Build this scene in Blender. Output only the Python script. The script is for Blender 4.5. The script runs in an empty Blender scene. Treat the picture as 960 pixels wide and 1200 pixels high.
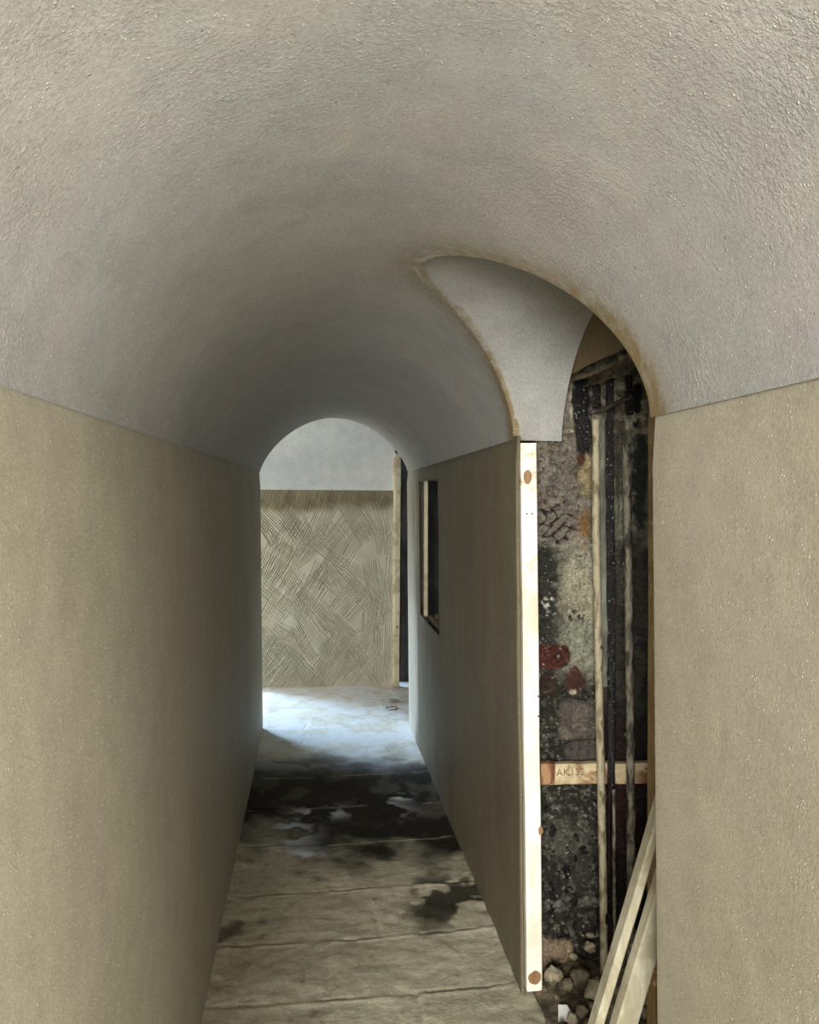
import bpy, bmesh, math, random
import numpy as np
from mathutils import Vector, Matrix, Euler
random.seed(7)
S = bpy.context.scene
COL = S.collection

# ------------------------------------------------------------------ camera
cam_d = bpy.data.cameras.new('camera'); cam = bpy.data.objects.new('camera', cam_d); COL.objects.link(cam)
cam_d.sensor_fit = 'VERTICAL'; cam_d.sensor_height = 24.0; cam_d.lens = 24.0 * 960 / 1200
cam_d.clip_start = 0.02
R = (Matrix.Rotation(math.radians(-6.18), 4, 'Z') @ Matrix.Rotation(math.radians(90 - 1.1), 4, 'X')
     @ Matrix.Rotation(math.radians(0.35), 4, 'Z'))
cam.matrix_world = Matrix.Translation((0, 0, 1.5)) @ R
S.camera = cam

# ------------------------------------------------------------------ world, lights, exposure
w = bpy.data.worlds.new('world'); S.world = w; w.use_nodes = True
w.node_tree.nodes['Background'].inputs[0].default_value = (0.86, 0.93, 1.0, 1)
w.node_tree.nodes['Background'].inputs[1].default_value = 0.16

def area(name, loc, direction, sx, sy, power, color):
    l = bpy.data.lights.new(name, 'AREA'); l.shape = 'RECTANGLE'; l.size = sx; l.size_y = sy
    l.energy = power; l.color = color
    o = bpy.data.objects.new(name, l); COL.objects.link(o); o.location = loc
    o.rotation_euler = Vector(direction).to_track_quat('-Z', 'Z').to_euler()
    return o
# daylight of the room behind the camera, plus added low and side fill
area('room_window_light', (-0.85, -2.7, 1.75), (1.4, 5.1, -0.75), 0.8, 1.3, 335, (1.0, 0.985, 0.97))
area('room_low_bounce_light', (0.05, -2.9, 0.95), (0, 1, 0.12), 1.2, 1.0, 98, (1.0, 0.97, 0.92))  # added fill that lifts vault, floor and left wall
area('room_side_window_light', (1.45, -0.75, 1.0), (-1, 0.75, 0.12), 1.0, 1.4, 84, (1.0, 0.97, 0.92))  # added fill for the near left wall, no window known there
# sky light falling through the outside doorway in the far wall of the cross passage (left of the view)
area('outside_door_skylight', (-2.4, 7.8, 3.0), (2.5, -2.75, -2.8), 1.1, 0.9, 350, (0.50, 0.74, 1.0))
# soft fill added at the left end of the cross passage, for the scratch relief
area('passage_end_light', (-1.56, 5.92, 1.05), (1, 0.12, -0.05), 0.9, 1.7, 36, (1.0, 0.975, 0.92))
S.view_settings.view_transform = 'Standard'; S.view_settings.look = 'None'
S.view_settings.gamma = 1; S.view_settings.use_curve_mapping = False
S.view_settings.exposure = 0.0

# ------------------------------------------------------------------ helpers
def lin(c):
    c = np.asarray(c, float) / 255.0
    return np.where(c <= 0.04045, c / 12.92, ((c + 0.055) / 1.055) ** 2.4)
def L(r, g, b): return tuple(float(v) for v in lin((r, g, b))) + (1.0,)
def lerp(a, b, t): return a + (b - a) * t
def sm(a, b, x):
    t = np.clip((x - a) / (b - a), 0, 1); return t * t * (3 - 2 * t)

def vnoise(x, y, seed=0):
    xi = np.floor(x).astype(np.int64); yi = np.floor(y).astype(np.int64)
    fx = x - xi; fy = y - yi; fx = fx * fx * (3 - 2 * fx); fy = fy * fy * (3 - 2 * fy)
    def h(a, b):
        n = (a * 374761393 + b * 668265263 + seed * 1442695041) & 0xffffffff
        n = ((n ^ (n >> 13)) * 1274126177) & 0xffffffff
        n = (n ^ (n >> 16)) & 0xffffffff
        return n / 4294967295.0
    return lerp(lerp(h(xi, yi), h(xi + 1, yi), fx), lerp(h(xi, yi + 1), h(xi + 1, yi + 1), fx), fy)
def fbm(x, y, seed=0, octv=4):
    s = 0; a = .5; t = 0
    for k in range(octv):
        s = s + a * vnoise(x * 2 ** k + 17.3 * k, y * 2 ** k - 9.1 * k, seed + k); t += a; a *= .5
    return s / t

def new_obj(name, me, mat=None, parent=None, smooth=True):
    o = bpy.data.objects.new(name, me); COL.objects.link(o)
    if mat: me.materials.append(mat)
    if smooth: me.polygons.foreach_set('use_smooth', [True] * len(me.polygons))
    if parent: o.parent = parent
    return o
def tag(o, label, cat, group=None, kind=None):
    o['label'] = label; o['category'] = cat
    if group: o['group'] = group
    if kind: o['kind'] = kind
    return o
def thing(name, loc, label, cat, group=None):
    o = bpy.data.objects.new(name, None); COL.objects.link(o); o.location = loc; o.empty_display_size = .05
    return tag(o, label, cat, group)
def struct(o): o['kind'] = 'structure'; return o

def grid_mesh(name, P, mask=None, flip=False):
    """P: (n,m,3) array of points -> quad mesh; mask (n-1,m-1) True keeps the face."""
    n, m = P.shape[:2]
    idx = np.arange(n * m).reshape(n, m)
    q = np.stack([idx[:-1, :-1], idx[1:, :-1], idx[1:, 1:], idx[:-1, 1:]], -1)
    if flip: q = q[..., ::-1]
    q = q[mask] if mask is not None else q.reshape(-1, 4)
    me = bpy.data.meshes.new(name); me.from_pydata(P.reshape(-1, 3).tolist(), [], q.tolist()); me.update()
    return me
def set_col(me, C, name='Col'):
    a = me.color_attributes.new(name, 'FLOAT_COLOR', 'POINT')
    C = np.asarray(C, float).reshape(-1, C.shape[-1])
    if C.shape[1] == 3: C = np.hstack([C, np.ones((len(C), 1))])
    a.data.foreach_set('color', C.ravel())

def box_bm(bm, c, s, rot=None, bevel=0.0):
    r = bmesh.ops.create_cube(bm, size=1.0)
    vs = r['verts']
    bmesh.ops.scale(bm, vec=s, verts=vs)
    if bevel:
        es = list({e for v in vs for e in v.link_edges})
        rr = bmesh.ops.bevel(bm, geom=es, offset=bevel, segments=2, affect='EDGES', profile=.6)
        vs = list({v for f in rr['faces'] for v in f.verts} | {v for v in vs if v.is_valid})
    if rot is not None: bmesh.ops.rotate(bm, cent=(0, 0, 0), matrix=rot, verts=vs)
    bmesh.ops.translate(bm, vec=c, verts=vs)
    return vs
def bm_obj(name, bm, mat, parent=None, smooth=False):
    me = bpy.data.meshes.new(name); bm.to_mesh(me); bm.free()
    return new_obj(name, me, mat, parent, smooth)
def long_box(name, a, b, wx, wy, mat, parent=None, n=40, bev=.003, wob=0.0, seed=0, up=(0, 1, 0)):
    """sawn timber from a to b: bevelled section swept along the length with slight wander."""
    a = Vector(a); b = Vector(b); d = (b - a); Ln = d.length; d.normalize()
    X = d.cross(Vector(up)).normalized(); X = -X if X.x < 0 else X
    Y = Vector(d.cross(X)); Y = -Y if Y.y < 0 else Y
    hx, hy = wx / 2, wy / 2; g = bev
    sec = [(-hx + g, -hy), (hx - g, -hy), (hx, -hy + g), (hx, hy - g), (hx - g, hy), (-hx + g, hy), (-hx, hy - g), (-hx, -hy + g)]
    bm = bmesh.new(); rings = []
    for k in range(n + 1):
        t = k / n; p = a + d * Ln * t
        ox = wob * (vnoise(np.array(t * 9.0), np.array(seed + .5), seed) - .5) * 2
        rings.append([bm.verts.new(p + X * (sx + ox) + Y * sy) for sx, sy in sec])
    for k in range(n):
        for j in range(8):
            bm.faces.new((rings[k][j], rings[k][(j + 1) % 8], rings[k + 1][(j + 1) % 8], rings[k + 1][j]))
    bm.faces.new(rings[0][::-1]); bm.faces.new(rings[-1])
    bmesh.ops.recalc_face_normals(bm, faces=bm.faces)
    return bm_obj(name, bm, mat, parent)
def pipe(name, pts, r, mat, parent=None, seg=14, rough=0.0, seed=0, step=.012):
    pts = [Vector(p) for p in pts]; path = []
    for a, b in zip(pts, pts[1:]):
        n = max(1, int((b - a).length / step))
        for k in range(n): path.append(a.lerp(b, k / n))
    path.append(pts[-1])
    bm = bmesh.new(); rings = []; rnd = random.Random(seed)
    for i, p in enumerate(path):
        d = (path[min(i + 1, len(path) - 1)] - path[max(i - 1, 0)]).normalized()
        X = d.cross(Vector((.13, 1, .07))).normalized(); Y = d.cross(X)
        ring = []
        for j in range(seg):
            th = 2 * math.pi * j / seg
            n1 = float(vnoise(np.array(i * .35 + seed), np.array(j * .8 + 3.0), seed)) - .5
            n2 = float(vnoise(np.array(i * 1.1), np.array(j * 1.7), seed + 5)) - .5
            rr = r * (1 + rough * (n1 * 1.2 + n2 * .8))
            ring.append(bm.verts.new(p + (X * math.cos(th) + Y * math.sin(th)) * rr))
        rings.append(ring)
    for a, b in zip(rings, rings[1:]):
        for j in range(seg): bm.faces.new((a[j], a[(j + 1) % seg], b[(j + 1) % seg], b[j]))
    bm.faces.new(rings[0][::-1]); bm.faces.new(rings[-1])
    bmesh.ops.recalc_face_normals(bm, faces=bm.faces)
    return bm_obj(name, bm, mat, parent, True)

# ------------------------------------------------------------------ materials
class N:
    def __init__(s, name):
        s.m = bpy.data.materials.new(name); s.m.use_nodes = True; s.t = s.m.node_tree
        s.b = s.t.nodes['Principled BSDF']; s.tc = s.t.nodes.new('ShaderNodeTexCoord')
    def nd(s, typ, **kw):
        n = s.t.nodes.new(typ)
        for k, v in kw.items(): setattr(n, k, v)
        return n
    def lk(s, a, b): s.t.links.new(a, b)
    def map(s, scale=(1, 1, 1), rot=(0, 0, 0)):
        n = s.nd('ShaderNodeMapping'); n.inputs['Scale'].default_value = scale; n.inputs['Rotation'].default_value = rot
        s.lk(s.tc.outputs['Object'], n.inputs['Vector']); return n.outputs[0]
    def noise(s, scale, detail=4, rough=.55, vec=None, dist=0):
        n = s.nd('ShaderNodeTexNoise'); n.inputs['Scale'].default_value = scale; n.inputs['Detail'].default_value = detail
        n.inputs['Roughness'].default_value = rough; n.inputs['Distortion'].default_value = dist
        s.lk(vec if vec is not None else s.tc.outputs['Object'], n.inputs['Vector']); return n.outputs[0]
    def voro(s, scale, vec=None, feature='F1'):
        n = s.nd('ShaderNodeTexVoronoi', feature=feature); n.inputs['Scale'].default_value = scale
        s.lk(vec if vec is not None else s.tc.outputs['Object'], n.inputs['Vector']); return n.outputs['Distance']
    def rng(s, v, a, b, c=0., d=1., smooth=False):
        n = s.nd('ShaderNodeMapRange'); n.inputs[1].default_value = a; n.inputs[2].default_value = b
        n.inputs[3].default_value = c; n.inputs[4].default_value = d
        if smooth: n.interpolation_type = 'SMOOTHSTEP'
        s.lk(v, n.inputs[0]); return n.outputs[0]
    def math(s, op, a, b):
        n = s.nd('ShaderNodeMath', operation=op)
        for i, v in enumerate((a, b)):
            if isinstance(v, (int, float)): n.inputs[i].default_value = v
            else: s.lk(v, n.inputs[i])
        return n.outputs[0]
    def mix(s, f, a, b, mode='MIX'):
        n = s.nd('ShaderNodeMix', data_type='RGBA', blend_type=mode)
        for sock, v in ((n.inputs[0], f), (n.inputs[6], a), (n.inputs[7], b)):
            if isinstance(v, (int, float)): sock.default_value = v
            elif isinstance(v, tuple): sock.default_value = v
            else: s.lk(v, sock)
        return n.outputs[2]
    def attr(s, name='Col'):
        n = s.nd('ShaderNodeAttribute', attribute_name=name); return n
    def bump(s, h, strength, dist, nrm=None):
        n = s.nd('ShaderNodeBump'); n.inputs['Strength'].default_value = strength; n.inputs['Distance'].default_value = dist
        s.lk(h, n.inputs['Height'])
        if nrm is not None: s.lk(nrm, n.inputs['Normal'])
        return n.outputs[0]
    def done(s, color=None, rough=None, nrm=None, spec=None):
        for key, v in (('Base Color', color), ('Roughness', rough), ('Normal', nrm), ('Specular IOR Level', spec)):
            if v is None: continue
            if isinstance(v, (int, float, tuple)): s.b.inputs[key].default_value = v
            else: s.lk(v, s.b.inputs[key])
        return s.m

def plaster(name, base, alt, grit=1.0, pits=0.0, stain=False, streak=0.0, coarse=0.0, beam_lit=None):
    n = N(name)
    big = n.rng(n.noise(2.2, 5, .6), .35, .65, 0, 1, True)
    c = n.mix(big, base, alt)
    if beam_lit:
        c = n.mix(n.attr('Dry').outputs['Fac'], c, beam_lit)
    med = n.rng(n.noise(14, 5, .65), .3, .7, .90, 1.08)
    c = n.mix(1.0, c, med, 'MULTIPLY')
    fine = n.rng(n.noise(170, 4, .8), .3, .7, .78, 1.2)
    c = n.mix(1.0, c, fine, 'MULTIPLY')
    if streak:
        st = n.rng(n.noise(1.0, 5, .6, n.map((7, 7, 1.1))), .35, .65, 1 - streak, 1 + streak * .6)
        c = n.mix(1.0, c, st, 'MULTIPLY')
    if stain:
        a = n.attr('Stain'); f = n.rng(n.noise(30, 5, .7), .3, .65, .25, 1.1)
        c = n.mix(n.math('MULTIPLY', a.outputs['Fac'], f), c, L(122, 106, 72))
    gr = n.voro(150)
    fleck = n.math('MULTIPLY', n.rng(gr, .16, .34, 1, 0), n.rng(n.noise(70, 2, .5), .55, .63, 0, 1))  # pale sand grains, also standing in as painted glints
    c = n.mix(n.math('MULTIPLY', fleck, .55 * grit), c, L(236, 232, 214))
    dk = n.math('MULTIPLY', n.rng(n.voro(125), .14, .34, 1, 0), n.rng(n.noise(60, 2, .5), .54, .62, 0, 1))
    c = n.mix(n.math('MULTIPLY', dk, .32 * grit), c, L(84, 76, 60))
    h = n.math('ADD', n.math('MULTIPLY', n.noise(420, 4, .75), .8), n.math('MULTIPLY', n.noise(110, 4, .7), .6))
    h = n.math('ADD', h, n.math('MULTIPLY', fleck, .8))
    if coarse:
        patch = n.rng(n.noise(3.2, 3, .6), .42, .62, 0.15, 1.0, True)
        cn = n.rng(n.noise(130, 4, .7), .40, .68, 0, 1)
        h = n.math('ADD', h, n.math('MULTIPLY', n.math('MULTIPLY', cn, patch), coarse))
    if pits:
        p = n.rng(n.voro(110), .0, .22, 1, 0); gate = n.rng(n.noise(45, 2, .5), .63, .70, 0, 1)
        pp = n.math('MULTIPLY', p, gate)
        h = n.math('SUBTRACT', h, n.math('MULTIPLY', pp, 2.2 * pits))
        c = n.mix(n.math('MULTIPLY', pp, .45 * pits), c, L(70, 60, 50))
    nr = n.bump(h, .85 * grit, .003)
    glint = n.rng(n.noise(330, 2, .5), .66, .72, .62, .22)
    return n.done(c, glint, nr, .5)

M = {}
M['vault'] = plaster('vault_plaster', L(154, 154, 149), L(162, 158, 151), 1.0, 1.0, True, 0, .7)
M['wall'] = plaster('wall_plaster', L(160, 153, 131), L(167, 159, 139), .9, 0.15, False, .05, .25)
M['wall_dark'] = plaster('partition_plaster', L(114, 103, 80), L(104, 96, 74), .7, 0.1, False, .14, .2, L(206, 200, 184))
M['lunette'] = plaster('brown_plaster', L(108, 88, 52), L(98, 82, 50), .6, .2)
M['smooth'] = plaster('float_plaster', L(205, 206, 202), L(192, 196, 196), .35, .2)

def scratch_mat():
    n = N('scratch_coat'); a = n.attr('Col')
    c = n.mix(n.rng(n.noise(7, 5, .6), .3, .7), L(196, 190, 172), L(180, 173, 152))
    c = n.mix(a.outputs['Fac'], c, L(122, 112, 86))
    c = n.mix(1.0, c, n.rng(n.noise(200, 3, .7), .3, .7, .85, 1.1), 'MULTIPLY')
    return n.done(c, .75, n.bump(n.noise(180, 4, .7), .6, .003))
M['scratch'] = scratch_mat()

def floor_mat():
    n = N('floor_stone'); a = n.attr('Col')
    sep = n.nd('ShaderNodeSeparateColor'); n.lk(a.outputs['Color'], sep.inputs[0])
    wet, chalk_daylight, joint = sep.outputs[0], sep.outputs[1], sep.outputs[2]
    c = n.mix(n.rng(n.noise(5, 6, .65, n.map((.6, 1.6, 1))), .32, .68), L(208, 200, 174), L(176, 168, 142))
    c = n.mix(1.0, c, n.rng(n.noise(34, 5, .7), .3, .7, .78, 1.16), 'MULTIPLY')
    c = n.mix(n.rng(n.noise(9, 6, .75, dist=1.2), .56, .70, 0, .6), c, L(96, 88, 68))
    c = n.mix(wet, c, L(26, 23, 16))
    c = n.mix(chalk_daylight, c, L(212, 216, 220))
    c = n.mix(joint, c, L(214, 206, 182))
    rough = n.rng(wet, 0, 1, .75, .65); spec = n.rng(wet, 0, 1, .4, .08)
    return n.done(c, rough, n.bump(n.math('ADD', n.noise(120, 5, .7), n.math('MULTIPLY', n.noise(24, 4, .6), 1.5)), .7, .004), spec)
M['floor'] = floor_mat()

def pier_mat():
    n = N('old_brick'); a = n.attr('Col')
    c = n.mix(1.0, a.outputs['Color'], n.rng(n.noise(150, 5, .8), .32, .68, .35, 1.5), 'MULTIPLY')
    c = n.mix(1.0, c, n.rng(n.noise(38, 5, .75, dist=1.0), .35, .65, .6, 1.3), 'MULTIPLY')
    h = n.math('ADD', n.noise(170, 5, .75, dist=.5), n.math('MULTIPLY', n.noise(60, 4, .65, dist=.8), 2.0))
    return n.done(c, n.rng(a.outputs['Alpha'], 0, 1, .75, .20), n.bump(h, .95, .006))
M['pier'] = pier_mat()

def wood(name, light, dark, smear=None, rough=.6, axis='Z', grain=1.0, speck=None, top_stain=False):
    n = N(name)
    sc = {'Z': (60, 60, 2.2), 'X': (2.2, 60, 60)}[axis]
    g = n.noise(1.0, 6, .6, n.map(sc), .4)
    c = n.mix(n.rng(g, .35, .68), light, dark)
    if smear:
        f = n.rng(n.noise(7, 5, .65, dist=.6), .46, .60, 0, .9, True)
        if top_stain:
            sp = n.nd('ShaderNodeSeparateXYZ'); n.lk(n.tc.outputs['Object'], sp.inputs[0])
            f = n.math('MULTIPLY', f, n.rng(sp.outputs[2], .9, 1.45, .25, 1.0))
        c = n.mix(f, c, smear)
    if speck:
        c = n.mix(n.rng(n.noise(60, 3, .6), .63, .68, 0, .8), c, speck)
    return n.done(c, rough, n.bump(g, .3 * grain, .002))
M['stud'] = wood('pale_pine', L(250, 246, 230), L(238, 230, 204), L(186, 166, 126), top_stain=True)
M['knot'] = wood('pine_knot', L(150, 118, 80), L(120, 84, 54))
M['farstud'] = wood('far_pine', L(206, 196, 166), L(186, 174, 142), L(160, 148, 118))
M['brown'] = wood('stained_timber', L(120, 92, 48), L(98, 72, 36), L(132, 112, 70), .55, speck=L(170, 150, 110))
M['plank'] = wood('dusty_lath', L(176, 170, 146), L(152, 145, 120), L(140, 132, 106), .8)
M['batten'] = wood('whitewashed_batten', L(206, 190, 152), L(182, 162, 120), L(120, 70, 36), .6, 'X', 1.5, L(70, 50, 36))
M['batten_end'] = wood('rusty_batten_end', L(112, 66, 38), L(66, 36, 22), L(168, 130, 92), .45, 'X', 1.5)

def simple(name, c1, c2, rough=.5, *a_, **k_):
    fl = k_.pop('flecks', None)
    m = simple_(name, c1, c2, rough, *a_, **k_)
    if fl:      # wet glints painted into the colour as pale flecks
        t = m.node_tree; b = t.nodes['Principled BSDF']; old = b.inputs['Base Color'].links[0].from_socket
        tc = t.nodes.new('ShaderNodeTexCoord'); nz_ = t.nodes.new('ShaderNodeTexNoise'); nz_.inputs['Scale'].default_value = 140; nz_.inputs['Detail'].default_value = 2
        t.links.new(tc.outputs['Object'], nz_.inputs['Vector'])
        mr = t.nodes.new('ShaderNodeMapRange'); mr.inputs[1].default_value = .66; mr.inputs[2].default_value = .72
        t.links.new(nz_.outputs[0], mr.inputs[0])
        mx = t.nodes.new('ShaderNodeMix'); mx.data_type = 'RGBA'; t.links.new(mr.outputs[0], mx.inputs[0]); t.links.new(old, mx.inputs[6]); mx.inputs[7].default_value = fl
        t.links.new(mx.outputs[2], b.inputs['Base Color'])
    return m
def simple_(name, c1, c2, rough=.5, scale=40, bump=.5, dist=.002, thr=(.4, .6), spec=.5, stretch=(1, 1, .35)):
    n = N(name); v = n.map(stretch)
    f = n.rng(n.noise(scale, 5, .65, v, .4), thr[0], thr[1])
    return n.done(n.mix(f, c1, c2), rough, n.bump(n.noise(scale * 3, 4, .65), bump, dist), spec)
M['pipe_cream'] = simple('cream_painted_pipe', L(164, 154, 124), L(98, 86, 62), .36, 60, 1.0, .003, thr=(.48, .62))
M['pipe_black'] = simple('black_tarred_pipe', L(9, 9, 11), L(20, 18, 18), .16, 90, 1.0, .006, spec=.7, stretch=(1, 1, 1), flecks=L(186, 186, 184))
M['pipe_grey'] = simple('grey_weathered_pipe', L(138, 132, 112), L(48, 43, 34), .32, 60, 1.0, .004, (.42, .60))
M['pipe_red'] = simple('dark_red_pipe', L(46, 22, 20), L(20, 12, 12), .22, 30, .8, .003)
M['strip'] = simple('grey_green_strip', L(122, 124, 106), L(74, 74, 60), .6, 30, .8, .003, (.35, .62))
M['tar'] = simple('tar', L(10, 8, 8), L(28, 19, 17), .16, 90, 1.0, .007, spec=.7, stretch=(1, 1, 1), flecks=L(170, 164, 158))
M['iron'] = simple('iron', L(44, 38, 32), L(70, 60, 48), .4, 60, .6)
M['stone_a'] = simple('rubble_stone', L(112, 101, 78), L(74, 64, 48), .7, 26, .9, .004, stretch=(1, 1, 1))
M['stone_b'] = simple('pale_rubble', L(158, 149, 122), L(112, 102, 80), .7, 26, .9, .004, stretch=(1, 1, 1))
M['dirt'] = simple('shaft_dirt', L(112, 102, 80), L(52, 44, 32), .75, 14, 1.0, .008, stretch=(1, 1, 1))
M['dark'] = simple('soot_brick', L(22, 20, 18), L(46, 40, 34), .5, 12, 1.0, .008, stretch=(1, 1, 1))  # near-black base holds the shade of the cavity
M['paper'] = simple('paper', L(232, 232, 226), L(216, 216, 208), .6, 10, .1)
M['ink'] = simple('ink', L(92, 70, 48), L(150, 128, 96), .6, 60, .1)
M['plastic'] = simple('plastic_sheet', L(150, 150, 146), L(96, 94, 88), .3, 14, .2)
M['nail'] = simple('nail', L(70, 58, 46), L(40, 34, 30), .4, 90, .1)

# ------------------------------------------------------------------ tunnel shape (metres; y runs into the tunnel)
YA, YB = 0.50, 5.29          # tunnel start and end
J0, J1 = 1.425, 2.44         # side opening
YC = (J0 + J1) / 2
def sl(y): return lerp(1.630, 1.649, np.clip((y - .9) / 4.4, 0, 1))
def sr(y): return np.where(y < J0, 1.645, np.where(y < J1, lerp(1.645, 1.671, (y - J0) / (J1 - J0)), lerp(1.671, 1.655, np.clip((y - J1) / 2.85, 0, 1))))
def xl(y, z): return lerp(-.31 - .0102 * y, -.385, np.clip(z / 1.64, 0, 1.2))
def xr(y, z): return lerp(.6386 - .00987 * y, .600 - .0075 * y, np.clip(z / 1.65, 0, 1.2))
def crown(y): return lerp(2.06, 1.998, np.clip((y - 2.6) / 2.6, 0, 1))
def expo(y): return lerp(.59, .74, np.clip((y - 2.6) / 2.4, 0, 1))
def arch(u, y):
    a, b = sl(y), sr(y); XL, XR = xl(y, a), xr(y, b)
    t = (u + 1) / 2; base = lerp(a, b, t)
    z = base + (crown(y) - lerp(a, b, .5)) * np.maximum(0, 1 - u * u) ** expo(y)
    return lerp(XL, XR, t), z
CS = 2.046
def zside(y):
    v = (y - YC) / ((J1 - J0) / 2); s = lerp(1.645, 1.671, (y - J0) / (J1 - J0))
    return s + (CS - s) * np.maximum(0, 1 - v * v) ** .583

def bis(f, a, b):
    fa = f(a)
    for _ in range(50):
        m = (a + b) / 2
        if (f(m) > 0) == (fa > 0): a = m
        else: b = m
    return (a + b) / 2
u0 = bis(lambda u: float(arch(u, YC)[1]) - CS, 0.0, .9)
U = np.unique(np.concatenate([-np.cos(np.linspace(0, math.pi, 97)), [u0]]))
yn = {}; yf = {}
for u in U:
    if u >= u0 - 1e-9:
        if u > .9999: yn[u], yf[u] = J0, J1
        elif abs(u - u0) < 1e-9: yn[u] = yf[u] = YC
        else:
            g = lambda y: float(zside(y) - arch(u, y)[1])
            yn[u] = bis(g, J0, YC); yf[u] = bis(g, YC, J1)
    else: yn[u] = yf[u] = YC
nA, nB = 84, 110
sA = 1 - (1 - np.linspace(0, 1, nA)) ** 1.5
sB = np.linspace(0, 1, nB) ** 1.4
PA = np.array([[(*arch(u, y), y) for y in YA + (yn[u] - YA) * sA] for u in U])[..., [0, 2, 1]]
PB = np.array([[(*arch(u, y), y) for y in yf[u] + (YB - yf[u]) * sB] for u in U])[..., [0, 2, 1]]
# round flare where the tunnel opens into the cross passage, then out to the passage wall
def flare_rows(P0, out, r, ext):
    rows = []
    for ph in np.linspace(0, math.pi / 2, 9)[1:]:
        Q = P0 + out * (r * (1 - math.cos(ph)))[:, None]; Q[:, 1] = P0[:, 1] + r * math.sin(ph); rows.append(Q)
    Q = rows[-1] + out * ext[:, None]; rows.append(Q)
    return rows
P0 = PB[:, -1, :].copy()
zc = lerp(P0[0, 2], P0[-1, 2], (U + 1) / 2); xc = (P0[0, 0] + P0[-1, 0]) / 2
o = np.stack([P0[:, 0] - xc, 0 * U, P0[:, 2] - zc], -1); o[0] = (-1, 0, 0); o[-1] = (1, 0, 0); o /= np.linalg.norm(o, axis=1)[:, None]
rad = lerp(.03, .11, np.clip((U + 1) / 2 * 1.15, 0, 1))
PF = np.stack([P0] + flare_rows(P0, o, rad, np.full(len(U), 1.5)), 1)
# side barrel over the opening
XE = .73
us = [u for u in U if u >= u0 - 1e-9]
rowsN, rowsF = [], []
for u in us:
    for rows, y in ((rowsN, yn[u]), (rowsF, yf[u])):
        x0 = float(arch(u, y)[0]); z0 = float(zside(y))
        rows.append([(lerp(x0, XE, t) if XE > x0 else x0, y, z0) for t in np.linspace(0, 1, 14) ** 1.3])
meshes = []
bmv = bmesh.new()
for P in (PA, PB, PF, np.array(rowsN), np.array(rowsF)):
    tmp = grid_mesh('t', P); bmv.from_mesh(tmp); bpy.data.meshes.remove(tmp)
bmesh.ops.remove_doubles(bmv, verts=bmv.verts, dist=.0006)
groin = np.array([(float(arch(u, y)[0]), y, float(arch(u, y)[1])) for u in us for y in np.unique((yn[u], yf[u]))])
bmv.verts.ensure_lookup_table()
co = np.array([v.co for v in bmv.verts])
dg = np.sqrt(((co[:, None, :] - groin[None]) ** 2).sum(-1)).min(1)
for k in range(4):
    vs = [v for v, d in zip(bmv.verts, dg) if d < .022 and not v.is_boundary]
    bmesh.ops.smooth_vert(bmv, verts=vs, factor=.5, use_axis_x=True, use_axis_y=True, use_axis_z=True)
bmesh.ops.recalc_face_normals(bmv, faces=bmv.faces)
me = bpy.data.meshes.new('ceiling'); bmv.to_mesh(me); bmv.free()
co = np.array([v.co for v in me.vertices])
# hand-floated unevenness
dz = (fbm(co[:, 0] * 5 + 9, co[:, 1] * 5 + 4, 3, 3) - .5) * .006
for v, d in zip(me.vertices, dz): v.co.z += float(d) if v.co.z > 1.72 else 0.0
onmain = np.where(co[:, 0] > .1, 1, 0)
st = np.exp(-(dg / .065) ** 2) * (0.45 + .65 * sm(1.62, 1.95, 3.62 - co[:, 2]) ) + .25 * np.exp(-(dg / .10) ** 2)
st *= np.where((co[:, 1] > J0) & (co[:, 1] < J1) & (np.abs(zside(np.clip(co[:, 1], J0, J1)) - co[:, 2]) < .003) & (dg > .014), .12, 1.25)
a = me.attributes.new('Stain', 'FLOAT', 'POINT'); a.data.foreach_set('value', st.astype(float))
struct(new_obj('ceiling', me, M['vault']))

# walls ----------------------------------------------------------------------
def wall_grid(fx, spring, y0, y1, z0, ny, nz, ycuts=(), zcuts=()):
    ys = np.unique(np.concatenate([np.linspace(y0, y1, ny), ycuts])); zs = np.unique(np.concatenate([np.linspace(0, 1, nz), zcuts]))
    P = np.zeros((len(ys), len(zs), 3))
    for i, y in enumerate(ys):
        top = float(spring(y)); z = z0 + (top - z0) * zs
        P[i, :, 0] = fx(y, z); P[i, :, 1] = y; P[i, :, 2] = z
    sgn = 1 if fx is xr else -1
    P[..., 0] += sgn * .006 * sm(.955, .995, zs)[None, :]
    P[:, -1, 2] += .012
    return ys, zs, P
# left wall with a tight rounded arris at the passage
ys, zs, P = wall_grid(xl, sl, YA, YB, -.05, 130, 40)
wob = (fbm(P[..., 1] * 3, P[..., 2] * 3, 11, 3) - .5) * .006 * sm(0, .15, P[..., 1] * 0 + (YB - P[..., 1]) + 0) * (1 - sm(.9, 1, (P[..., 2]) / 1.64))
P[..., 0] += wob
rows = flare_rows(P[-1], np.tile([-1., 0, 0], (len(zs), 1)), np.full(len(zs), .03), np.full(len(zs), 1.5))
P = np.concatenate([P, np.stack(rows)], 0)
struct(new_obj('wall_left', grid_mesh('wall_left', P, flip=True), M['wall']))
# near right wall, ends at the jamb
ys, zs, P = wall_grid(xr, sr, YA, J0 - .012, -.05, 50, 40)
rows = flare_rows(P[-1], np.tile([1., 0, 0], (len(zs), 1)), np.full(len(zs), .012), np.full(len(zs), .045))
P = np.concatenate([P, np.stack(rows)], 0)
struct(new_obj('wall_right', grid_mesh('wall_right', P), M['wall']))
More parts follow.
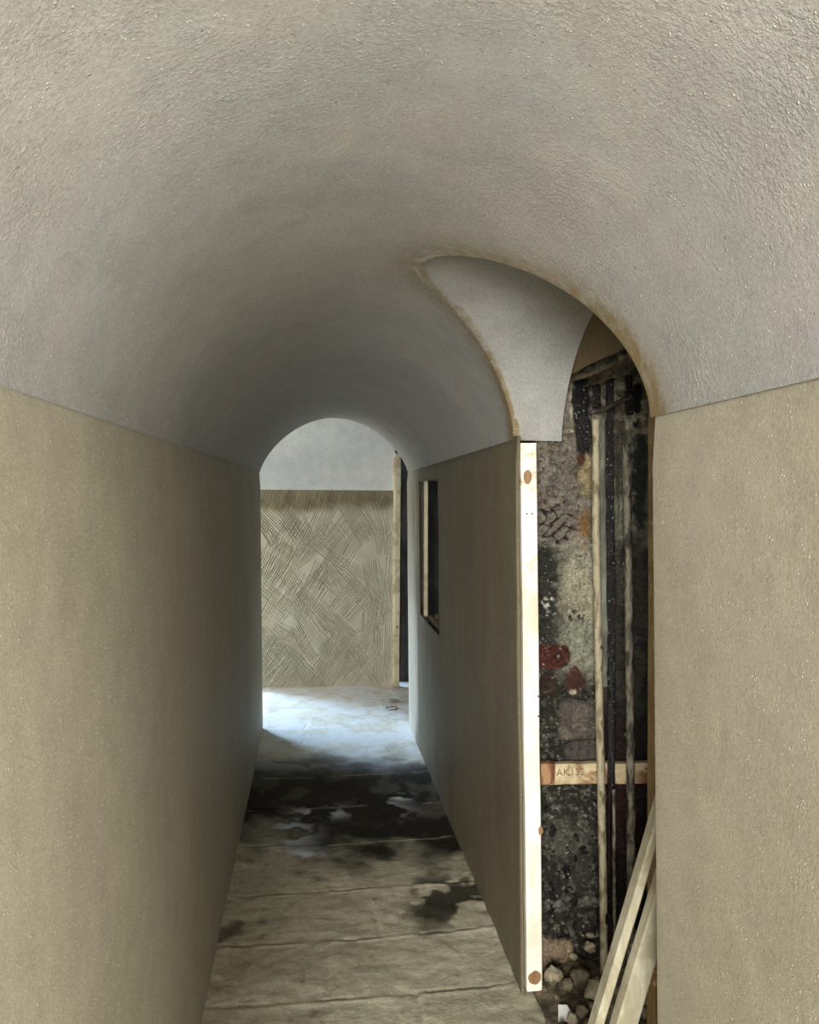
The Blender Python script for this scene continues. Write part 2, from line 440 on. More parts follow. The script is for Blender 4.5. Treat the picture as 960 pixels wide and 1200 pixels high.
# partition beyond the opening, with the small unglazed hatch
HY0, HY1, HZ0, HZ1 = 3.95, 4.73, .815, 1.585
ys, zs, P = wall_grid(xr, sr, 2.382, YB, -.05, 110, 60, (HY0, HY1), ())
k0 = np.argmin(abs(P[0, :, 2] - HZ0)); k1 = np.argmin(abs(P[0, :, 2] - HZ1))
P[:, k0, 2] = HZ0; P[:, k1, 2] = HZ1
P[..., 0] += (fbm(P[..., 1] * 3, P[..., 2] * 3, 15, 3) - .5) * .006 * (1 - sm(.9, 1, P[..., 2] / 1.65))
rows = flare_rows(P[-1], np.tile([1., 0, 0], (len(zs), 1)), np.full(len(zs), .11), np.full(len(zs), .03))
P = np.concatenate([P, np.stack(rows)], 0)
mask = np.ones((P.shape[0] - 1, P.shape[1] - 1), bool)
i0 = list(ys).index(HY0); i1 = list(ys).index(HY1); mask[i0:i1, k0:k1] = False
me = grid_mesh('wall_partition', P, mask)
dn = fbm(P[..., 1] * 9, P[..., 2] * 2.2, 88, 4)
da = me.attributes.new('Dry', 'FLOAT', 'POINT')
da.data.foreach_set('value', (.9 * sm(4.72, 4.98, P[..., 1] + (dn - .5) * .5) * (.55 + .45 * (1 - sm(.7, 1.0, P[..., 2])))).ravel())  # partition end painted lighter, the skylight beam put into its colour
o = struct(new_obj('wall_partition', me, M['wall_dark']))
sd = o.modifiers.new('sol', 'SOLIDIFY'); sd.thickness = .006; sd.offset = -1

# cross passage -----------------------------------------------------------------
# scratch-coated lower wall: combed keying strokes carved in relief
X0, X1, Z0, Z1 = -.56, .572, -.03, 1.548
st_ = .0042; gx = np.arange(X0, X1 + 1e-6, st_); gz = np.arange(Z0, Z1 + 1e-6, st_)
GX, GZ = np.meshgrid(gx, gz, indexing='ij')
Hh = (fbm(GX * 6, GZ * 6, 21, 4) - .5) * .010
rs = np.random.RandomState(5)
def comb(cx, cz, ang, ln, tines, pitch, depth, curve=0.0, wid=.0032):
    ca, sa = math.cos(ang), math.sin(ang)
    a = (GX - cx) * ca + (GZ - cz) * sa; b = -(GX - cx) * sa + (GZ - cz) * ca - curve * a * a
    inside = sm(-ln / 2 - .02, -ln / 2 + .01, a) * (1 - sm(ln / 2 - .01, ln / 2 + .02, a))
    g = np.zeros_like(a)
    for k in range(tines):
        off = (k - tines / 2) * pitch + rs.uniform(-.002, .002)
        s = rs.uniform(-.03, .03); e = np.exp(-((b - off - s * a) / wid) ** 2)
        lip = np.exp(-((b - off - s * a - .006) / .003) ** 2)
        g = np.minimum(g, -depth * rs.uniform(.6, 1.1) * e + .35 * depth * lip)
    return g * inside
for _ in range(105):
    cx = rs.uniform(-.5, .6); cz = rs.uniform(.03, 1.38)
    d = rs.choice([math.radians(48), math.radians(58), math.radians(-52), math.radians(-42), math.radians(62)], p=[.26, .24, .26, .12, .12]) + rs.uniform(-.15, .15)
    if cx > .38 and rs.rand() < .6: d = math.radians(90) + rs.uniform(-.3, .3)
    Hh = Hh + comb(cx, cz, d, rs.uniform(.16, .42), rs.randint(6, 11), rs.uniform(.014, .018), rs.uniform(.006, .011), rs.uniform(-.4, .4))
top = sm(1.33, 1.45, GZ + (fbm(GX * 5, GZ * 5, 8) - .5) * .16)
Ht = (fbm(GX * 6, GZ * 6, 22, 3) - .5) * .008
for _ in range(46):
    Ht = Ht + comb(rs.uniform(-.5, .6), rs.uniform(1.36, 1.55), math.radians(65) + rs.uniform(-.25, .25), .1, 6, .012, .004)
Hh = lerp(Hh, Ht, top)
Hh = np.clip(Hh, -.016, .012)
P = np.stack([GX, 6.45 - Hh, GZ], -1)
me = grid_mesh('wall_far', P)
set_col(me, np.stack([top * .85 + .25 * fbm(GX * 4, GZ * 4, 31)] * 3, -1))
struct(new_obj('wall_far', me, M['scratch']))
# floated plaster band above, rolling gently forward into the passage vault
us_ = np.linspace(0, 1, 40)
P = np.array([[(x, 6.445 - .75 * max(0, (t - .25)) ** 2.2, 1.545 + .78 * t) for t in us_] for x in np.linspace(-.56, .580, 60)])
P[..., 1] += (fbm(P[..., 0] * 4, P[..., 2] * 4, 9, 3) - .5) * .008
struct(new_obj('wall_far_upper', grid_mesh('wall_far_upper', P), M['smooth']))
bm = bmesh.new()
box_bm(bm, (-.58, 6.50, 1.0), (.06, .10, 2.06)); box_bm(bm, (-1.56, 6.50, 1.0), (.10, .10, 2.06)); box_bm(bm, (-1.08, 6.50, 2.16), (1.05, .10, .40))
struct(bm_obj('wall_far_side', bm, M['scratch']))
bm = bmesh.new()
box_bm(bm, (-.1, 5.95, 2.36), (3.2, 1.35, .06))
struct(bm_obj('ceiling_passage', bm, M['smooth']))
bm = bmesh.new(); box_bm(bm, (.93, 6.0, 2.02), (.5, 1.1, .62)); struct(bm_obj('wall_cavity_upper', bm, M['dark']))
# cavity behind the partition, its darkness painted in as near-black brick
def rough_slab(name, fn, na, nb, mat, amp, seed, flip=False):
    A, B = np.meshgrid(np.linspace(0, 1, na), np.linspace(0, 1, nb), indexing='ij')
    P = np.stack(fn(A, B, (fbm(A * na / 9, B * nb / 9, seed, 4) - .5) * amp), -1)
    return struct(new_obj(name, grid_mesh(name, P, flip=flip), mat))
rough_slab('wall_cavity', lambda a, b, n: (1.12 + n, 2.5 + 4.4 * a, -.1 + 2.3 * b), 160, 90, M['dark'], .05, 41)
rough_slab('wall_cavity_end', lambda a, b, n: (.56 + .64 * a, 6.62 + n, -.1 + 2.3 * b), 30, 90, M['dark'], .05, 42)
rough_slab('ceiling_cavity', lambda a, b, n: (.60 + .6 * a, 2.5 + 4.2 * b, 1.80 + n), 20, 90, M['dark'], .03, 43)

# floor ----------------------------------------------------------------------
gx = np.arange(-.50, .72, .0085); gy = np.concatenate([np.arange(-3.4, 2.0, .06), np.arange(2.0, 6.62, .0085)])
GX, GY = np.meshgrid(gx, gy, indexing='ij')
H = (fbm(GX * 4, GY * 4, 51, 4) - .5) * .012 + (fbm(GX * 20, GY * 22, 52, 4) - .5) * .007
jt = np.zeros_like(H)
wv = (fbm(GX * 3, GY * 2, 53, 2) - .5) * .03
jys = [-2.2, -1.6, -1.0, -.4, .2, .8, 1.4, 2.05, 2.438, 2.763, 3.11, 3.54, 3.95, 4.4, 4.9, 5.6]
for k, j in enumerate(jys):
    d = GY - (j + .035 * (GX - .15) + wv)
    H -= .005 * np.exp(-(d / .006) ** 2) * sm(.40, .60, fbm(GX * 7, GY * 0 + k, 54, 3))
    lip = np.exp(-((d + .012) / .009) ** 2) * sm(.3, .5, fbm(GX * 11, GY * 0 + k * 7, 59, 3)); H += .0028 * lip
    jt = np.maximum(jt, lip * .8 * sm(.3, .55, fbm(GX * 8, GY * 0 + k * 3, 55, 3)))
    # staggered cross joint inside each course
    cxj = [.0, .3, -.1, .2, .35, .05][k % 6] if not 8 <= k <= 10 else {8: .03, 9: .21, 10: -.15}[k]
    if k + 1 < len(jys):
        m = (GY > j) & (GY < jys[k + 1]); dd = GX - cxj + wv * .5
        H -= .005 * np.exp(-((dd + (fbm(GX * 0 + k, GY * 12, 66, 3) - .5) * .05) / .005) ** 2) * m * sm(.40, .55, fbm(GX * 0 + k, GY * 8, 67, 2))
for f in (-.34, .60): H += .0
# dried trowel drips along both wall feet
edge = np.exp(-((GX - xl(GY, 0)) / .05) ** 2) + np.exp(-((GX - xr(GY, 0)) / .05) ** 2)
H += .010 * edge * fbm(GX * 20, GY * 20, 56, 3)
nz = fbm(GX * 3.2, GY * 3.2, 57, 5); nf = fbm(GX * 11, GY * 11, 58, 5)
q = nz * .6 + nf * .4
wet = sm(3.05, 3.65, GY + (q - .5) * 1.3 - .25 * sm(.25, -.3, GX) ) * (1 - sm(4.5, 4.85, GY + (q - .5) * 1.0))
wet = np.maximum(wet * .98, .9 * sm(.30, .42, GX + (q - .5) * .3) * sm(2.72, 2.95, GY + (q - .5) * .5) * (1 - sm(3.1, 3.3, GY)) * sm(.46, .58, nf))
wet = np.maximum(wet, .7 * sm(.60, .70, q) * (GY < 3.3))
wet *= 1 - .10 * sm(.50, .66, fbm(GX * 9, GY * 6, 77, 5)) * (GY < 4.5)
chalk_daylight = np.zeros_like(H)
for cx, cy, rx, ry in ((-.13, 3.66, .10, .16), (-.08, 3.42, .09, .09), (.01, 3.88, .13, .07), (.29, 3.90, .12, .09), (.40, 4.05, .06, .05)):
    d = ((GX - cx) / rx) ** 2 + ((GY - cy) / ry) ** 2
    chalk_daylight = np.maximum(chalk_daylight, np.exp(-d) * sm(.46, .60, nf + (q - .5) * .6) * 1.0)
chalk_daylight = np.maximum(chalk_daylight, sm(4.3, 4.9, GY) * (.40 + .45 * sm(.35, .62, fbm(GX * 9, GY * 9, 61, 5))))  # daylight on the passage floor painted in as a paler, bluer tone
P = np.stack([GX, GY, H - .004], -1)
me = grid_mesh('floor', P)
set_col(me, np.stack([np.clip(wet, 0, 1), np.clip(chalk_daylight, 0, 1), np.clip(jt * (1 - wet * .7), 0, 1)], -1))
struct(new_obj('floor', me, M['floor']))
bm = bmesh.new(); box_bm(bm, (0, -1.45, -.045), (4.4, 3.9, .06)); struct(bm_obj('floor_room', bm, M['floor']))
bm = bmesh.new(); box_bm(bm, (-1.3, 5.9, -.035), (1.7, 1.5, .06)); struct(bm_obj('floor_passage', bm, M['floor']))

# exposed pier of old brick (photo-plane coordinates p,q only measure positions on this real wall face)
pp = np.arange(629, 812, 1.05); qq = np.arange(405, 1195, 1.05)
PP, QQ = np.meshgrid(pp, qq, indexing='ij')
WX = .666 + .018 * (QQ - 450) / 710 + (PP - 632) * .00274
WZ = 1.848 - (QQ - 450) * .002659
n1 = fbm(PP / 30, QQ / 30, 71, 5); n2 = fbm(PP / 9, QQ / 9, 72, 4); n3 = fbm(PP / 4, QQ / 4, 73, 3); nv = fbm(PP / 5, QQ / 60, 74, 4)
C = np.zeros(PP.shape + (3,)); G = np.full(PP.shape, .3)
def paint(m, col, gloss=None):
    global C, G
    m = np.clip(m, 0, 1)[..., None]; C = C * (1 - m) + lin(col) * m
    if gloss is not None: G = G * (1 - m[..., 0]) + gloss * m[..., 0]
def blob(x, y, rx, ry, hard=2.0, nz_=None, amt=.9):
    d = np.sqrt(((PP - x) / rx) ** 2 + ((QQ - y) / ry) ** 2) + ((.5 * n2 + .3 * n1 + .2 * n3 if nz_ is None else nz_) - .5) * amt * 3
    return 1 - sm(1 - 1 / (hard * 2), 1 + 1 / (hard * 2), d)
def brick(x, y, rx, ry, hard=3.0, amt=.3):
    wx = (n2 - .5) * 7 * amt * 3 + (n1 - .5) * 8; wy = (n3 - .5) * 5 * amt * 3 + (n2 - .5) * 6
    d = ((np.abs(PP - x + wx) / rx) ** 5 + (np.abs(QQ - y + wy) / ry) ** 5) ** .2
    return 1 - sm(1 - 1 / (hard * 3), 1 + 1 / (hard * 3), d)
paint(np.ones_like(PP), (46, 42, 34), .55)
paint(sm(.40, .6, n2) * .8, (74, 70, 58))
paint((QQ < 640) * (PP < 706) * 1.0, (132, 122, 106), .25)
paint((QQ < 640) * (PP < 706) * sm(.50, .62, n3) * .75, (84, 74, 62))
paint((QQ < 640) * (PP < 706) * sm(.55, .7, n2) * .5, (160, 152, 136))
paint((1 - sm(600, 650, QQ + (n1 - .5) * 80)) * (PP > 704), (146, 144, 122), .3)
paint((1 - sm(600, 650, QQ)) * (PP > 704) * sm(.45, .62, nv), (92, 90, 74))
paint(blob(752, 570, 9, 60, 1), (34, 36, 28), .5)
paint(blob(664, 600, 9, 60, 1) * .3, (160, 152, 136))
paint(sm(648, 672, PP + (n2 - .5) * 30) * sm(610, 655, QQ) * (1 - sm(770, 812, QQ + (n2 - .5) * 40)) * (1 - sm(704, 712, PP)), (172, 166, 142), .15)
paint(blob(685, 735, 26, 40, .8) * .6, (142, 148, 126))
paint(blob(680, 692, 22, 30, .8) * .6, (196, 186, 154))
paint(blob(672, 722, 12, 14, 1.2) * sm(.5, .6, n3), (60, 56, 46))
paint((PP < 655) * sm(630, 645, QQ) * (1 - sm(740, 752, QQ)) * (1 - sm(646, 656, PP + (n2 - .5) * 20)), (50, 50, 42), .8)
paint(blob(643, 705, 8, 10, 2) * sm(.5, .56, n3), (216, 210, 196))
vx = PP + (n2 - .5) * 6; vy = QQ + (n3 - .5) * 6
crack = np.abs(np.sin(vx / 4.2 + 2 * np.sin(vy / 7.0))) * np.abs(np.sin(vy / 4.6 + 1.5 * np.sin(vx / 8.0)))
cz = blob(650, 612, 24, 22, 2)
paint(cz, (136, 124, 110), .3); paint(cz * (1 - sm(.10, .22, crack)), (18, 12, 10), .4)
paint(blob(686, 614, 6, 24, 1, amt=.8), (140, 104, 58)); paint(blob(690, 556, 9, 24, 1.5), (168, 152, 112)); paint(blob(682, 537, 5, 6, 1), (84, 48, 22))
paint((PP > 700) * sm(640, 680, QQ) * sm(.46, .6, nv) * .5, (76, 74, 60))
paint(blob(735, 680, 8, 20, 1) * .6, (96, 92, 74))
paint(sm(775, 815, QQ + (n1 - .5) * 50) * (PP < 706), (44, 42, 32), .8)
paint(sm(775, 815, QQ) * (PP < 706) * sm(.54, .64, n3) * .7, (96, 92, 78))
paint(brick(648, 767, 19, 14), (88, 40, 26), .6); paint(blob(650, 768, 16, 13, 2) * sm(.5, .6, n3), (58, 26, 18), .8)
paint(blob(676, 798, 10, 14, 1.5), (80, 44, 32), .5); paint(blob(640, 800, 12, 12, 1) * .7, (60, 34, 22), .7)
paint(blob(672, 810, 5, 3, 3), (210, 196, 170))
paint(brick(680, 843, 25, 22), (116, 106, 94), .35); paint(blob(680, 842, 24, 22, 2) * sm(.5, .62, nv) * .6, (84, 74, 66))
paint(brick(684, 882, 20, 14), (92, 84, 74), .4)
paint(sm(706, 712, PP) * sm(800, 860, QQ), (26, 18, 14), .8)
paint(blob(728, 960, 26, 60, 1), (44, 18, 14), .8)
paint(blob(730, 870, 8, 30, 1) * .5, (60, 34, 24))
paint((PP < 704) * blob(662, 985, 34, 22, 1.5), (92, 90, 76), .8)
paint((PP < 704) * blob(648, 1062, 16, 9, 1.5), (112, 110, 98), .8); paint(blob(690, 1058, 12, 7, 2), (118, 116, 104), .7)
paint((PP < 704) * blob(680, 1020, 22, 20, 1.2) * .8, (66, 66, 54), .8)
paint((QQ > 930) * (QQ < 1100) * (PP < 706) * sm(.58, .66, n3), (98, 94, 80), .9)
paint((QQ > 930) * (QQ < 1100) * (PP < 706) * (1 - sm(.34, .42, n2)), (20, 18, 14), .9)
paint(brick(648, 1120, 24, 22), (158, 136, 108), .2); paint(blob(654, 1142, 22, 10, 2), (96, 44, 26), .4)
paint(blob(690, 1120, 16, 24, 1.5), (34, 18, 12), .6)
paint(blob(690, 1100, 10, 6, 2) * sm(.44, .5, n3), (200, 188, 160))
paint((QQ < 505) * (PP > 668), (130, 122, 100), .3); paint((QQ < 505) * (PP > 668) * sm(.45, .6, n2), (190, 182, 156))
paint(blob(684, 470, 11, 42, 2.5, amt=.3), (14, 13, 14), .7); paint(blob(748, 462, 5, 26, 2), (12, 12, 12), .6)
paint(blob(728, 505, 5, 60, 1) * .5, (60, 34, 28))
sp = vnoise(PP / 1.7, QQ / 1.7, 95) * .7 + .3 * n3
paint((sp > .80) * (G > .5) * (PP < 706), (176, 172, 156), .9)  # glints on the glossy patches painted as pale specks
paint((sp < .17) * 1.0, (24, 20, 16))
disp = (n1 - .5) * .035 + (n2 - .5) * .022 + (n3 - .5) * .006
course = (QQ + (n1 - .5) * 10) % 33.0
disp -= .006 * np.exp(-((course - 16) / 1.6) ** 2)
disp -= .018 * cz * (1 - sm(.10, .22, crack)) + .05 * blob(684, 470, 11, 42, 2.5, amt=.3)
disp += .012 * blob(680, 842, 24, 22, 2.5, amt=.3) + .012 * blob(648, 768, 18, 15, 3, amt=.25) + .02 * blob(650, 1118, 24, 24, 3, amt=.25)
fl_ = sm(520, 540, QQ + 0 * PP); disp *= .4 + .6 * fl_
P = np.stack([WX, 2.478 - disp, WZ], -1)
me = grid_mesh('wall_pier', P)
set_col(me, np.concatenate([C * .85, G[..., None]], -1))
struct(new_obj('wall_pier', me, M['pier']))
# shaft sides, top and the brown lunette wall over the inner edge
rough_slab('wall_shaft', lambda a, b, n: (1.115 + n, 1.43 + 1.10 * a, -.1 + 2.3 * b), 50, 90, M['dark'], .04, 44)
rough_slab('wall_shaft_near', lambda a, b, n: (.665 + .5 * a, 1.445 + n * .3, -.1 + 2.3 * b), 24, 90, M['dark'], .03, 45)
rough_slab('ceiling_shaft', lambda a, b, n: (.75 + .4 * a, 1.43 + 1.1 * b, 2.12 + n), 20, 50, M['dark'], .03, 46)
yy = np.linspace(J0 - .02, J1 + .01, 90)
P = []
for y in yy:
    zt = float(zside(np.clip(y, J0, J1))) + .03; zb = 1.858 + .014 * float(vnoise(np.array(y * 14), np.array(.5), 4))
    P.append([(XE + .004, y, lerp(zb, max(zt, zb + .005), t)) for t in np.linspace(0, 1, 12)] + [(XE + .03, y, max(zt, zb + .005))])
me = grid_mesh('wall_lunette', np.array(P)); o = struct(new_obj('wall_lunette', me, M['lunette']))
# broken bedding ledge under the lunette
A_, B_ = np.meshgrid(np.linspace(0, 1, 110), np.linspace(0, 1, 26), indexing='ij')
ang = B_ * math.pi * 1.5
nn = fbm(A_ * 22, B_ * 6, 90, 4)
P = np.stack([XE + .055 - np.cos(ang - .3) * (.030 + .022 * (nn - .5)), lerp(1.46, 2.47, A_), 1.855 + np.sin(ang - .3) * (.018 + .024 * (nn - .5)) + .02 * (fbm(A_ * 6, B_ * 0, 93) - .5)], -1)
struct(new_obj('trim_1', grid_mesh('trim_1', P), M['stone_a']))
rough_slab('floor_shaft', lambda a, b, n: (.64 + .5 * a, 1.43 + 1.1 * b, .008 + n + .05 * sm(.5, 1.0, b) * sm(0, .25, a)), 70, 130, M['dirt'], .05, 47)

# ------------------------------------------------------------------ timbers
stud = thing('timber_stud', (.6, 2.40, 0), 'pale pine stud standing brightly lit at the cut end of the partition wall', 'timber post')
def child(fn, *a, **k):
    o = fn(*a, **k); return o
def put(o, root):
    o.parent = root; o.matrix_parent_inverse = Matrix.Translation(-root.location); return o
put(long_box('post', (.6465, 2.403, .014), (.612, 2.403, 1.660), .048, .045, M['stud'], wob=.0012, seed=3, n=60), stud)
def disc(name, c, rx, rz_, mat, dy=.0012, seed=0):
    bm = bmesh.new(); ring = []
    for k in range(18):
        th = 2 * math.pi * k / 18; r = 1 + .25 * (float(vnoise(np.array(k * .7), np.array(seed + .3), seed)) - .5)
        ring.append((math.cos(th) * rx * r, math.sin(th) * rz_ * r))
    f = [bm.verts.new((c[0] + x, c[1] - dy, c[2] + z)) for x, z in ring]
    b = [bm.verts.new((c[0] + x * 1.05, c[1] + .001, c[2] + z * 1.05)) for x, z in ring]
    bm.faces.new(f[::-1])
    for k in range(18): bm.faces.new((f[k], f[(k + 1) % 18], b[(k + 1) % 18], b[k]))
    return bm_obj(name, bm, mat)
yst = 2.3806
k_ = disc('knot', (.610, yst, 1.560), .012, .021, M['knot'], seed=1); put(k_, stud); k_['label'] = 'brown knot near the top of the post'
put(disc('knot', (.659, yst, .50), .007, .013, M['knot'], seed=2), stud)
put(disc('knot', (.645, yst, .055), .020, .020, M['knot'], seed=3), stud)
for z, dx in ((1.45, -.008), (1.45, .008), (.905, .02), (.845, .02)):
    put(disc('nail', (lerp(.6465, .612, z / 1.66) + dx, yst, z), .0028, .0028, M['nail'], seed=4), stud)

fs = thing('timber_stud', (.60, 6.43, 0), 'slim pine stud at the right edge of the far cross-scratched wall', 'timber post')
put(long_box('post', (.598, 6.42, .0), (.602, 6.42, 1.835), .044, .045, M['farstud'], wob=.001, seed=8), fs)
put(long_box('packing_strip', (.570, 6.43, .0), (.576, 6.43, 1.80), .014, .03, M['farstud'], wob=.001, seed=9), fs)
put(disc('knot', (.600, 6.397, .47), .008, .012, M['knot'], seed=6), fs)

bs = thing('brown_timber_stud', (.79, 1.85, 0), 'brown-stained timber upright just inside the right-hand jamb, lath leaning past it', 'timber post')
put(long_box('post', (.806, 1.85, .0), (.789, 1.85, 1.86), .042, .045, M['brown'], wob=.0015, seed=12, n=60), bs)

def lean(name, a, b, wx, wy, label, seed):
    t = thing(name, (a[0], a[1], 0), label, 'plank')
    o = long_box('board', a, b, wx, wy, M['plank'], wob=.0012, seed=seed, bev=.004); put(o, t); return t
lean('leaning_lath', (.452, 1.62, .012), (.775, 1.70, .960), .020, .038, 'thin pale lath leaning across the foot of the right jamb, nearer the pipes', 15)
lean('leaning_batten', (.500, 1.60, .016), (.800, 1.66, .905), .046, .036, 'wider dusty batten leaning at the right jamb beside the thin lath', 16)

# horizontal batten nailed across the brick
hb = thing('wall_batten', (.83, 2.43, .66), 'short whitewashed batten fixed level across the brick behind the pipes, pencilled AK132', 'batten')
put(long_box('board', (.672, 2.432, .657), (1.055, 2.432, .648), .064, .030, M['batten'], wob=.002, seed=20, up=(0, 1, 0)), hb)
o = long_box('stained_end', (.668, 2.4305, .657), (.712, 2.4305, .656), .0655, .031, M['batten_end'], wob=.003, seed=22, n=10); put(o, hb); o['label'] = 'rust-brown stained end'
cu = bpy.data.curves.new('lettering', 'FONT'); cu.body = 'AK132'; cu.size = .031; cu.extrude = .0006; cu.space_character = 1.05
to = bpy.data.objects.new('lettering', cu); COL.objects.link(to)
bpy.context.view_layer.update()
tm = bpy.data.meshes.new_from_object(to.evaluated_get(bpy.context.evaluated_depsgraph_get()))
bpy.data.objects.remove(to); to = new_obj('lettering', tm, M['ink'], None, False)
to.rotation_euler = (math.pi / 2, 0, 0); to.location = (.716, 2.4163, .651)
to.scale = (1.0, 1.0, 1.0)
loc = to.location.copy(); to.parent = hb; to.location = loc - hb.location
for x, z in ((.70, .672), (.90, .64), (1.0, .665)):
    put(disc('nail', (x, 2.4165, z), .003, .003, M['nail'], seed=2), hb)

# ------------------------------------------------------------------ pipes
YP = 2.385
def pipe_thing(name, pts, r, mat, label, rough=.08, seed=0, cat='pipe', extra=None, group=None):
    t = thing(name, pts[0], label, cat, group)
    put(pipe('tube', pts, r, mat, None, rough=rough, seed=seed), t)
    return t
t = pipe_thing('cream_pipe', [(.862, YP, .03), (.857, YP, .30), (.836, YP, .95), (.822, YP, 1.40), (.818, YP, 1.735)], .0118, M['pipe_cream'],
               'cream-painted water pipe running full height, leftmost of the upright pipes', .14, 3)
for z, x in ((.60, .848), (1.05, .833)):
    bm = bmesh.new(); box_bm(bm, (x + .006, YP - .004, z), (.008, .020, .010), bevel=.002); put(bm_obj('clip', bm, M['iron']), t)
bm = bmesh.new(); box_bm(bm, (.868, YP, .225), (.018, .03, .035), bevel=.006); put(bm_obj('joint_hole', bm, M['tar']), t)
t = pipe_thing('black_pipe', [(.876, YP - .005, .62), (.872, YP - .005, 1.10), (.862, YP - .005, 1.60), (.858, YP - .005, 1.875)], .0112, M['pipe_black'],
               'thick glossy black tarred pipe between the cream and grey pipes', .30, 5)
t = pipe_thing('dark_red_pipe', [(.895, YP, .10), (.888, YP, .50), (.884, YP, .72)], .0050, M['pipe_grey'],
               'thin dull pipe dropping below the end of the black tarred pipe', .35, 7)
t = pipe_thing('thin_red_pipe', [(.882, YP + .022, .30), (.882, YP + .022, .80), (.882, YP + .022, .95)], .0045, M['pipe_red'],
               'thin dark red wet pipe hanging just left of the dull one below the batten', .3, 8)
t = pipe_thing('grey_pipe', [(.948, YP, .02), (.940, YP, .60), (.925, YP, 1.25), (.914, YP, 1.66)], .0125, M['pipe_grey'],
               'weathered grey pipe with drips, rightmost of the upright pipes', .25, 9)
for z, x in ((1.30, .924), (.78, .936)):
    bm = bmesh.new(); box_bm(bm, (x, YP + .012, z), (.034, .02, .012), bevel=.002); put(bm_obj('clip', bm, M['iron']), t)
# grey strip behind
t = thing('capping_strip', (.85, 2.43, .9), 'flat grey-green capping strip standing directly behind the black pipe', 'strip')
put(long_box('board', (.862, 2.425, .92), (.842, 2.425, 1.735), .034, .016, M['strip'], wob=.002, seed=31), t)
# stubs above the iron bar
pipe_thing('tarred_pipe_stub', [(.822, YP, 1.765), (.818, YP, 1.845)], .012, M['tar'], 'lumpy tarred pipe stub above the iron bar, left of the black pipe top', .5, 11)
pipe_thing('tarred_pipe_stub', [(.930, YP + .02, 1.75), (.925, YP + .02, 1.87)], .012, M['tar'], 'lumpy tarred pipe stub above the iron bar, tucked against the vault edge', .5, 12)
pipe_thing('iron_bar', [(.795, YP - .02, 1.752), (.835, YP - .02, 1.760), (.880, YP - .02, 1.785), (.925, YP - .02, 1.80)], .0065, M['iron'], 'short rusty iron bar crossing the tops of the pipes', .5, 13, 'bar')
# tar clot
def lump(name, c, s, mat, seed, sub=3, amp=.35, root=None):
    bm = bmesh.new(); bmesh.ops.create_icosphere(bm, subdivisions=sub, radius=1)
    for v in bm.verts:
        p = v.co; n_ = float(vnoise(np.array(p.x * 1.6 + seed * 3.1 + p.z), np.array(p.y * 1.6 - p.z * 1.3 + seed), seed)) - .5
        n2_ = float(vnoise(np.array(p.x * 4 + seed + p.z * 2), np.array(p.y * 4 - p.z * 3.3), seed + 9)) - .5
        k = 1 + amp * (n_ * 1.4 + n2_ * .7)
        v.co = Vector((p.x * s[0] * k, p.y * s[1] * k, p.z * s[2] * k))
    o = bm_obj(name, bm, mat, None, True); o.location = c; return o
for i, (c, s) in enumerate((((.788, 2.405, 1.690), (.020, .03, .056)), )):
    tag(lump('tar_clot', c, s, M['tar'], 5, 5, .55), 'glistening black tar clot on the brick left of the cream pipe top', 'tar lump')

# ------------------------------------------------------------------ hatch in the partition
hf = thing('hatch_lining', (.63, 4.34, .815), 'rough timber lining of the narrow unglazed hatch in the right partition', 'hatch lining')
put(long_box('jamb', (.612, 4.745, .80), (.608, 4.745, 1.60), .024, .030, M['farstud'], seed=41), hf)
put(long_box('jamb', (.650, 3.945, .80), (.648, 3.945, 1.60), .030, .030, M['brown'], seed=42), hf)
bm = bmesh.new(); box_bm(bm, (.650, 4.34, .795), (.055, .80, .030), bevel=.003); put(bm_obj('sill', bm, M['brown']), hf)
bm = bmesh.new(); box_bm(bm, (.650, 4.34, 1.605), (.055, .80, .030), bevel=.003); put(bm_obj('head', bm, M['brown']), hf)
tag(long_box('brace', (.70, 4.55, 1.62), (.80, 5.1, 1.38), .03, .02, M['plank'], seed=43), 'small slanting offcut of board glimpsed through the top of the hatch', 'offcut')
bpy.data.objects['brace'].name = 'slanting_offcut'
pipe_thing('cavity_pipe', [(.80, 5.40, .3), (.79, 5.40, 1.75)], .012, M['pipe_black'], 'dark glinting pipe seen inside the hatch', .3, 51)
for i in range(9):
    o = lump('mortar_crumb', (.655 + .018 * random.random(), 4.0 + .08 * i, .817), (.008 + .006 * random.random(), .012, .007), M['stone_a'], 60 + i, 2)
    tag(o, 'crumb of dropped mortar on the sill of the hatch', 'mortar crumb', 'mortar crumbs on the hatch sill')

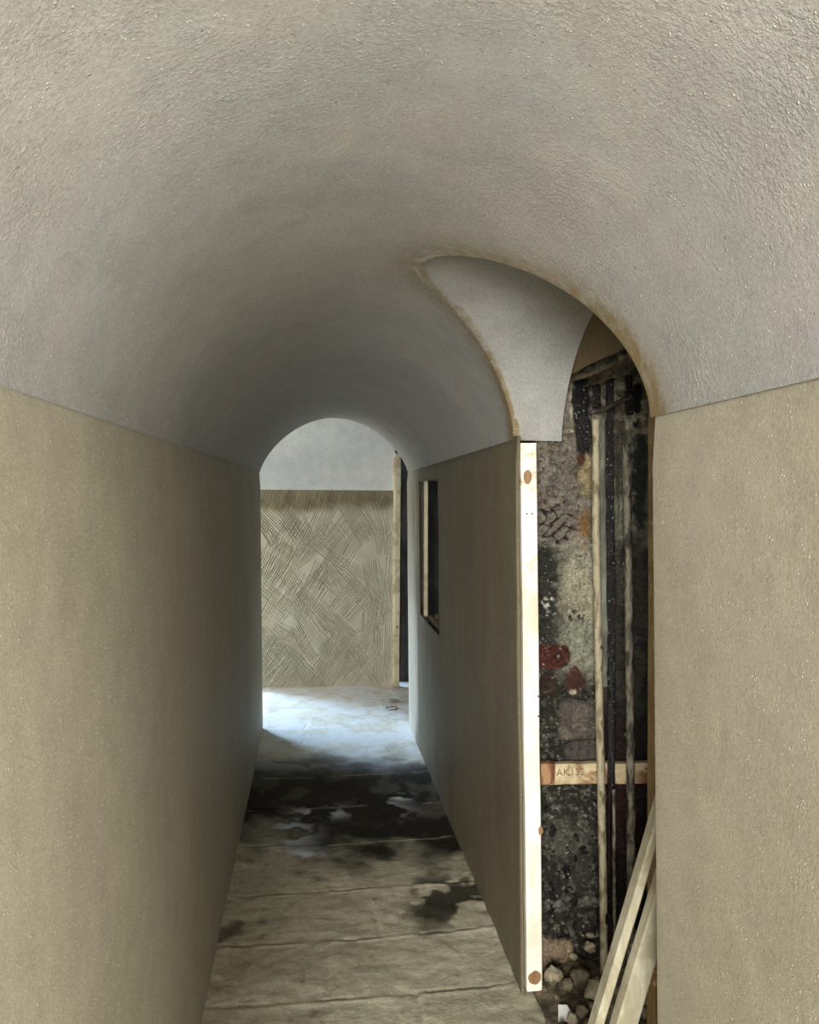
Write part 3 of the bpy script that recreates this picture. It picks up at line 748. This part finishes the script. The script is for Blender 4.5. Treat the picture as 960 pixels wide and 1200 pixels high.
# ------------------------------------------------------------------ rubble at the foot of the brick
def stone(c, s, m, seed, label, group=None, name='rubble_stone'):
    o = lump(name, c, s, m, seed, 3, .45); o.rotation_euler = (random.random(), random.random(), random.random() * 6)
    return tag(o, label, 'stone', group)
stone((.700, 2.375, .062), (.026, .026, .036), M['stone_b'], 1, 'pale upright stone beside the foot of the bright stud')
stone((.775, 2.36, .06), (.040, .035, .026), M['stone_a'], 2, 'rounded brown stone midway between bright stud and cream pipe')
stone((.815, 2.30, .05), (.036, .034, .040), M['stone_b'], 3, 'largest grey stone, against the foot of the cream pipe')
stone((.805, 2.07, .045), (.024, .022, .018), M['stone_b'], 4, 'whitish pebble at the bottom edge beside the leaning lath')
rs2 = random.Random(12); placed = [(.690, 2.235, .028)]
for i in range(330):
    x = rs2.uniform(.655, 1.02); y = rs2.uniform(1.95, 2.44); r = rs2.uniform(.008, .022)
    if any(math.hypot(x - a, y - b) < .06 for a, b in ((.700, 2.375), (.775, 2.36), (.815, 2.30), (.805, 2.07), (.862, 2.385), (.948, 2.385))): continue
    if any(math.hypot(x - a, y - b) < 1.05 * (r + c) for a, b, c in placed): continue
    placed.append((x, y, r))
    o = stone((x, y, .018 + .06 * float(sm(1.98, 2.53, y)) + r * .4), (r * rs2.uniform(.8, 1.3), r, r * rs2.uniform(.6, 1)), M['stone_b'] if rs2.random() < .3 else M['stone_a'], 100 + i,
              'small broken stone in the rubble heap at the foot of the exposed brick', 'rubble at the foot of the brick')
# pale crumbs lodged on the brick beside the pipe
for (x, z, r, lb) in ((.832, .118, .014, 'cream mortar blob stuck low on the brick left of the cream pipe foot'),):
    tag(lump('mortar_blob', (x, 2.42, z), (r * 1.2, r, r), M['stone_b'], 200, 3, .8), lb, 'mortar blob')
# paper scrap
bm = bmesh.new()
vs = [bm.verts.new(p) for p in ((-.035, -.03, 0), (.040, -.035, .004), (.018, .020, .020), (-.012, .030, .012))]
bm.faces.new(vs); r = bmesh.ops.extrude_face_region(bm, geom=list(bm.faces)); bmesh.ops.translate(bm, vec=(0, 0, .0012), verts=[v for v in r['geom'] if isinstance(v, bmesh.types.BMVert)])
bmesh.ops.recalc_face_normals(bm, faces=bm.faces)
o = bm_obj('paper_scrap', bm, M['paper']); o.scale = (.75, .75, .75); o.location = (.690, 2.235, .034); o.rotation_euler = (.35, .1, .2)
tag(o, 'torn white paper scrap on the rubble at the bottom edge', 'paper')
# crumpled sheet remnants by the far right corner
for i, (x, y, rz_) in enumerate(((.505, 5.72, .4), (.53, 5.92, -.3))):
    A_, B_ = np.meshgrid(np.linspace(-1, 1, 16), np.linspace(-1, 1, 10), indexing='ij')
    hgt = .012 + .016 * fbm(A_ * 3 + i * 5, B_ * 3, 300 + i, 3) + .010 * (1 - A_ ** 2)
    P = .6 * np.stack([A_ * .075 * (1 - .25 * B_ ** 2), B_ * .035 + .015 * A_ ** 2, hgt], -1)
    o = new_obj('crumpled_sheet', grid_mesh('crumpled_sheet', P), M['plastic'])
    sd = o.modifiers.new('s', 'SOLIDIFY'); sd.thickness = .0015
    o.location = (x, y, 0); o.rotation_euler = (0, 0, rz_)
    tag(o, ['crumpled pale sheet scrap on the lit floor, nearer the partition end', 'crumpled pale sheet scrap on the lit floor, nearer the far stud'][i], 'sheet scrap')
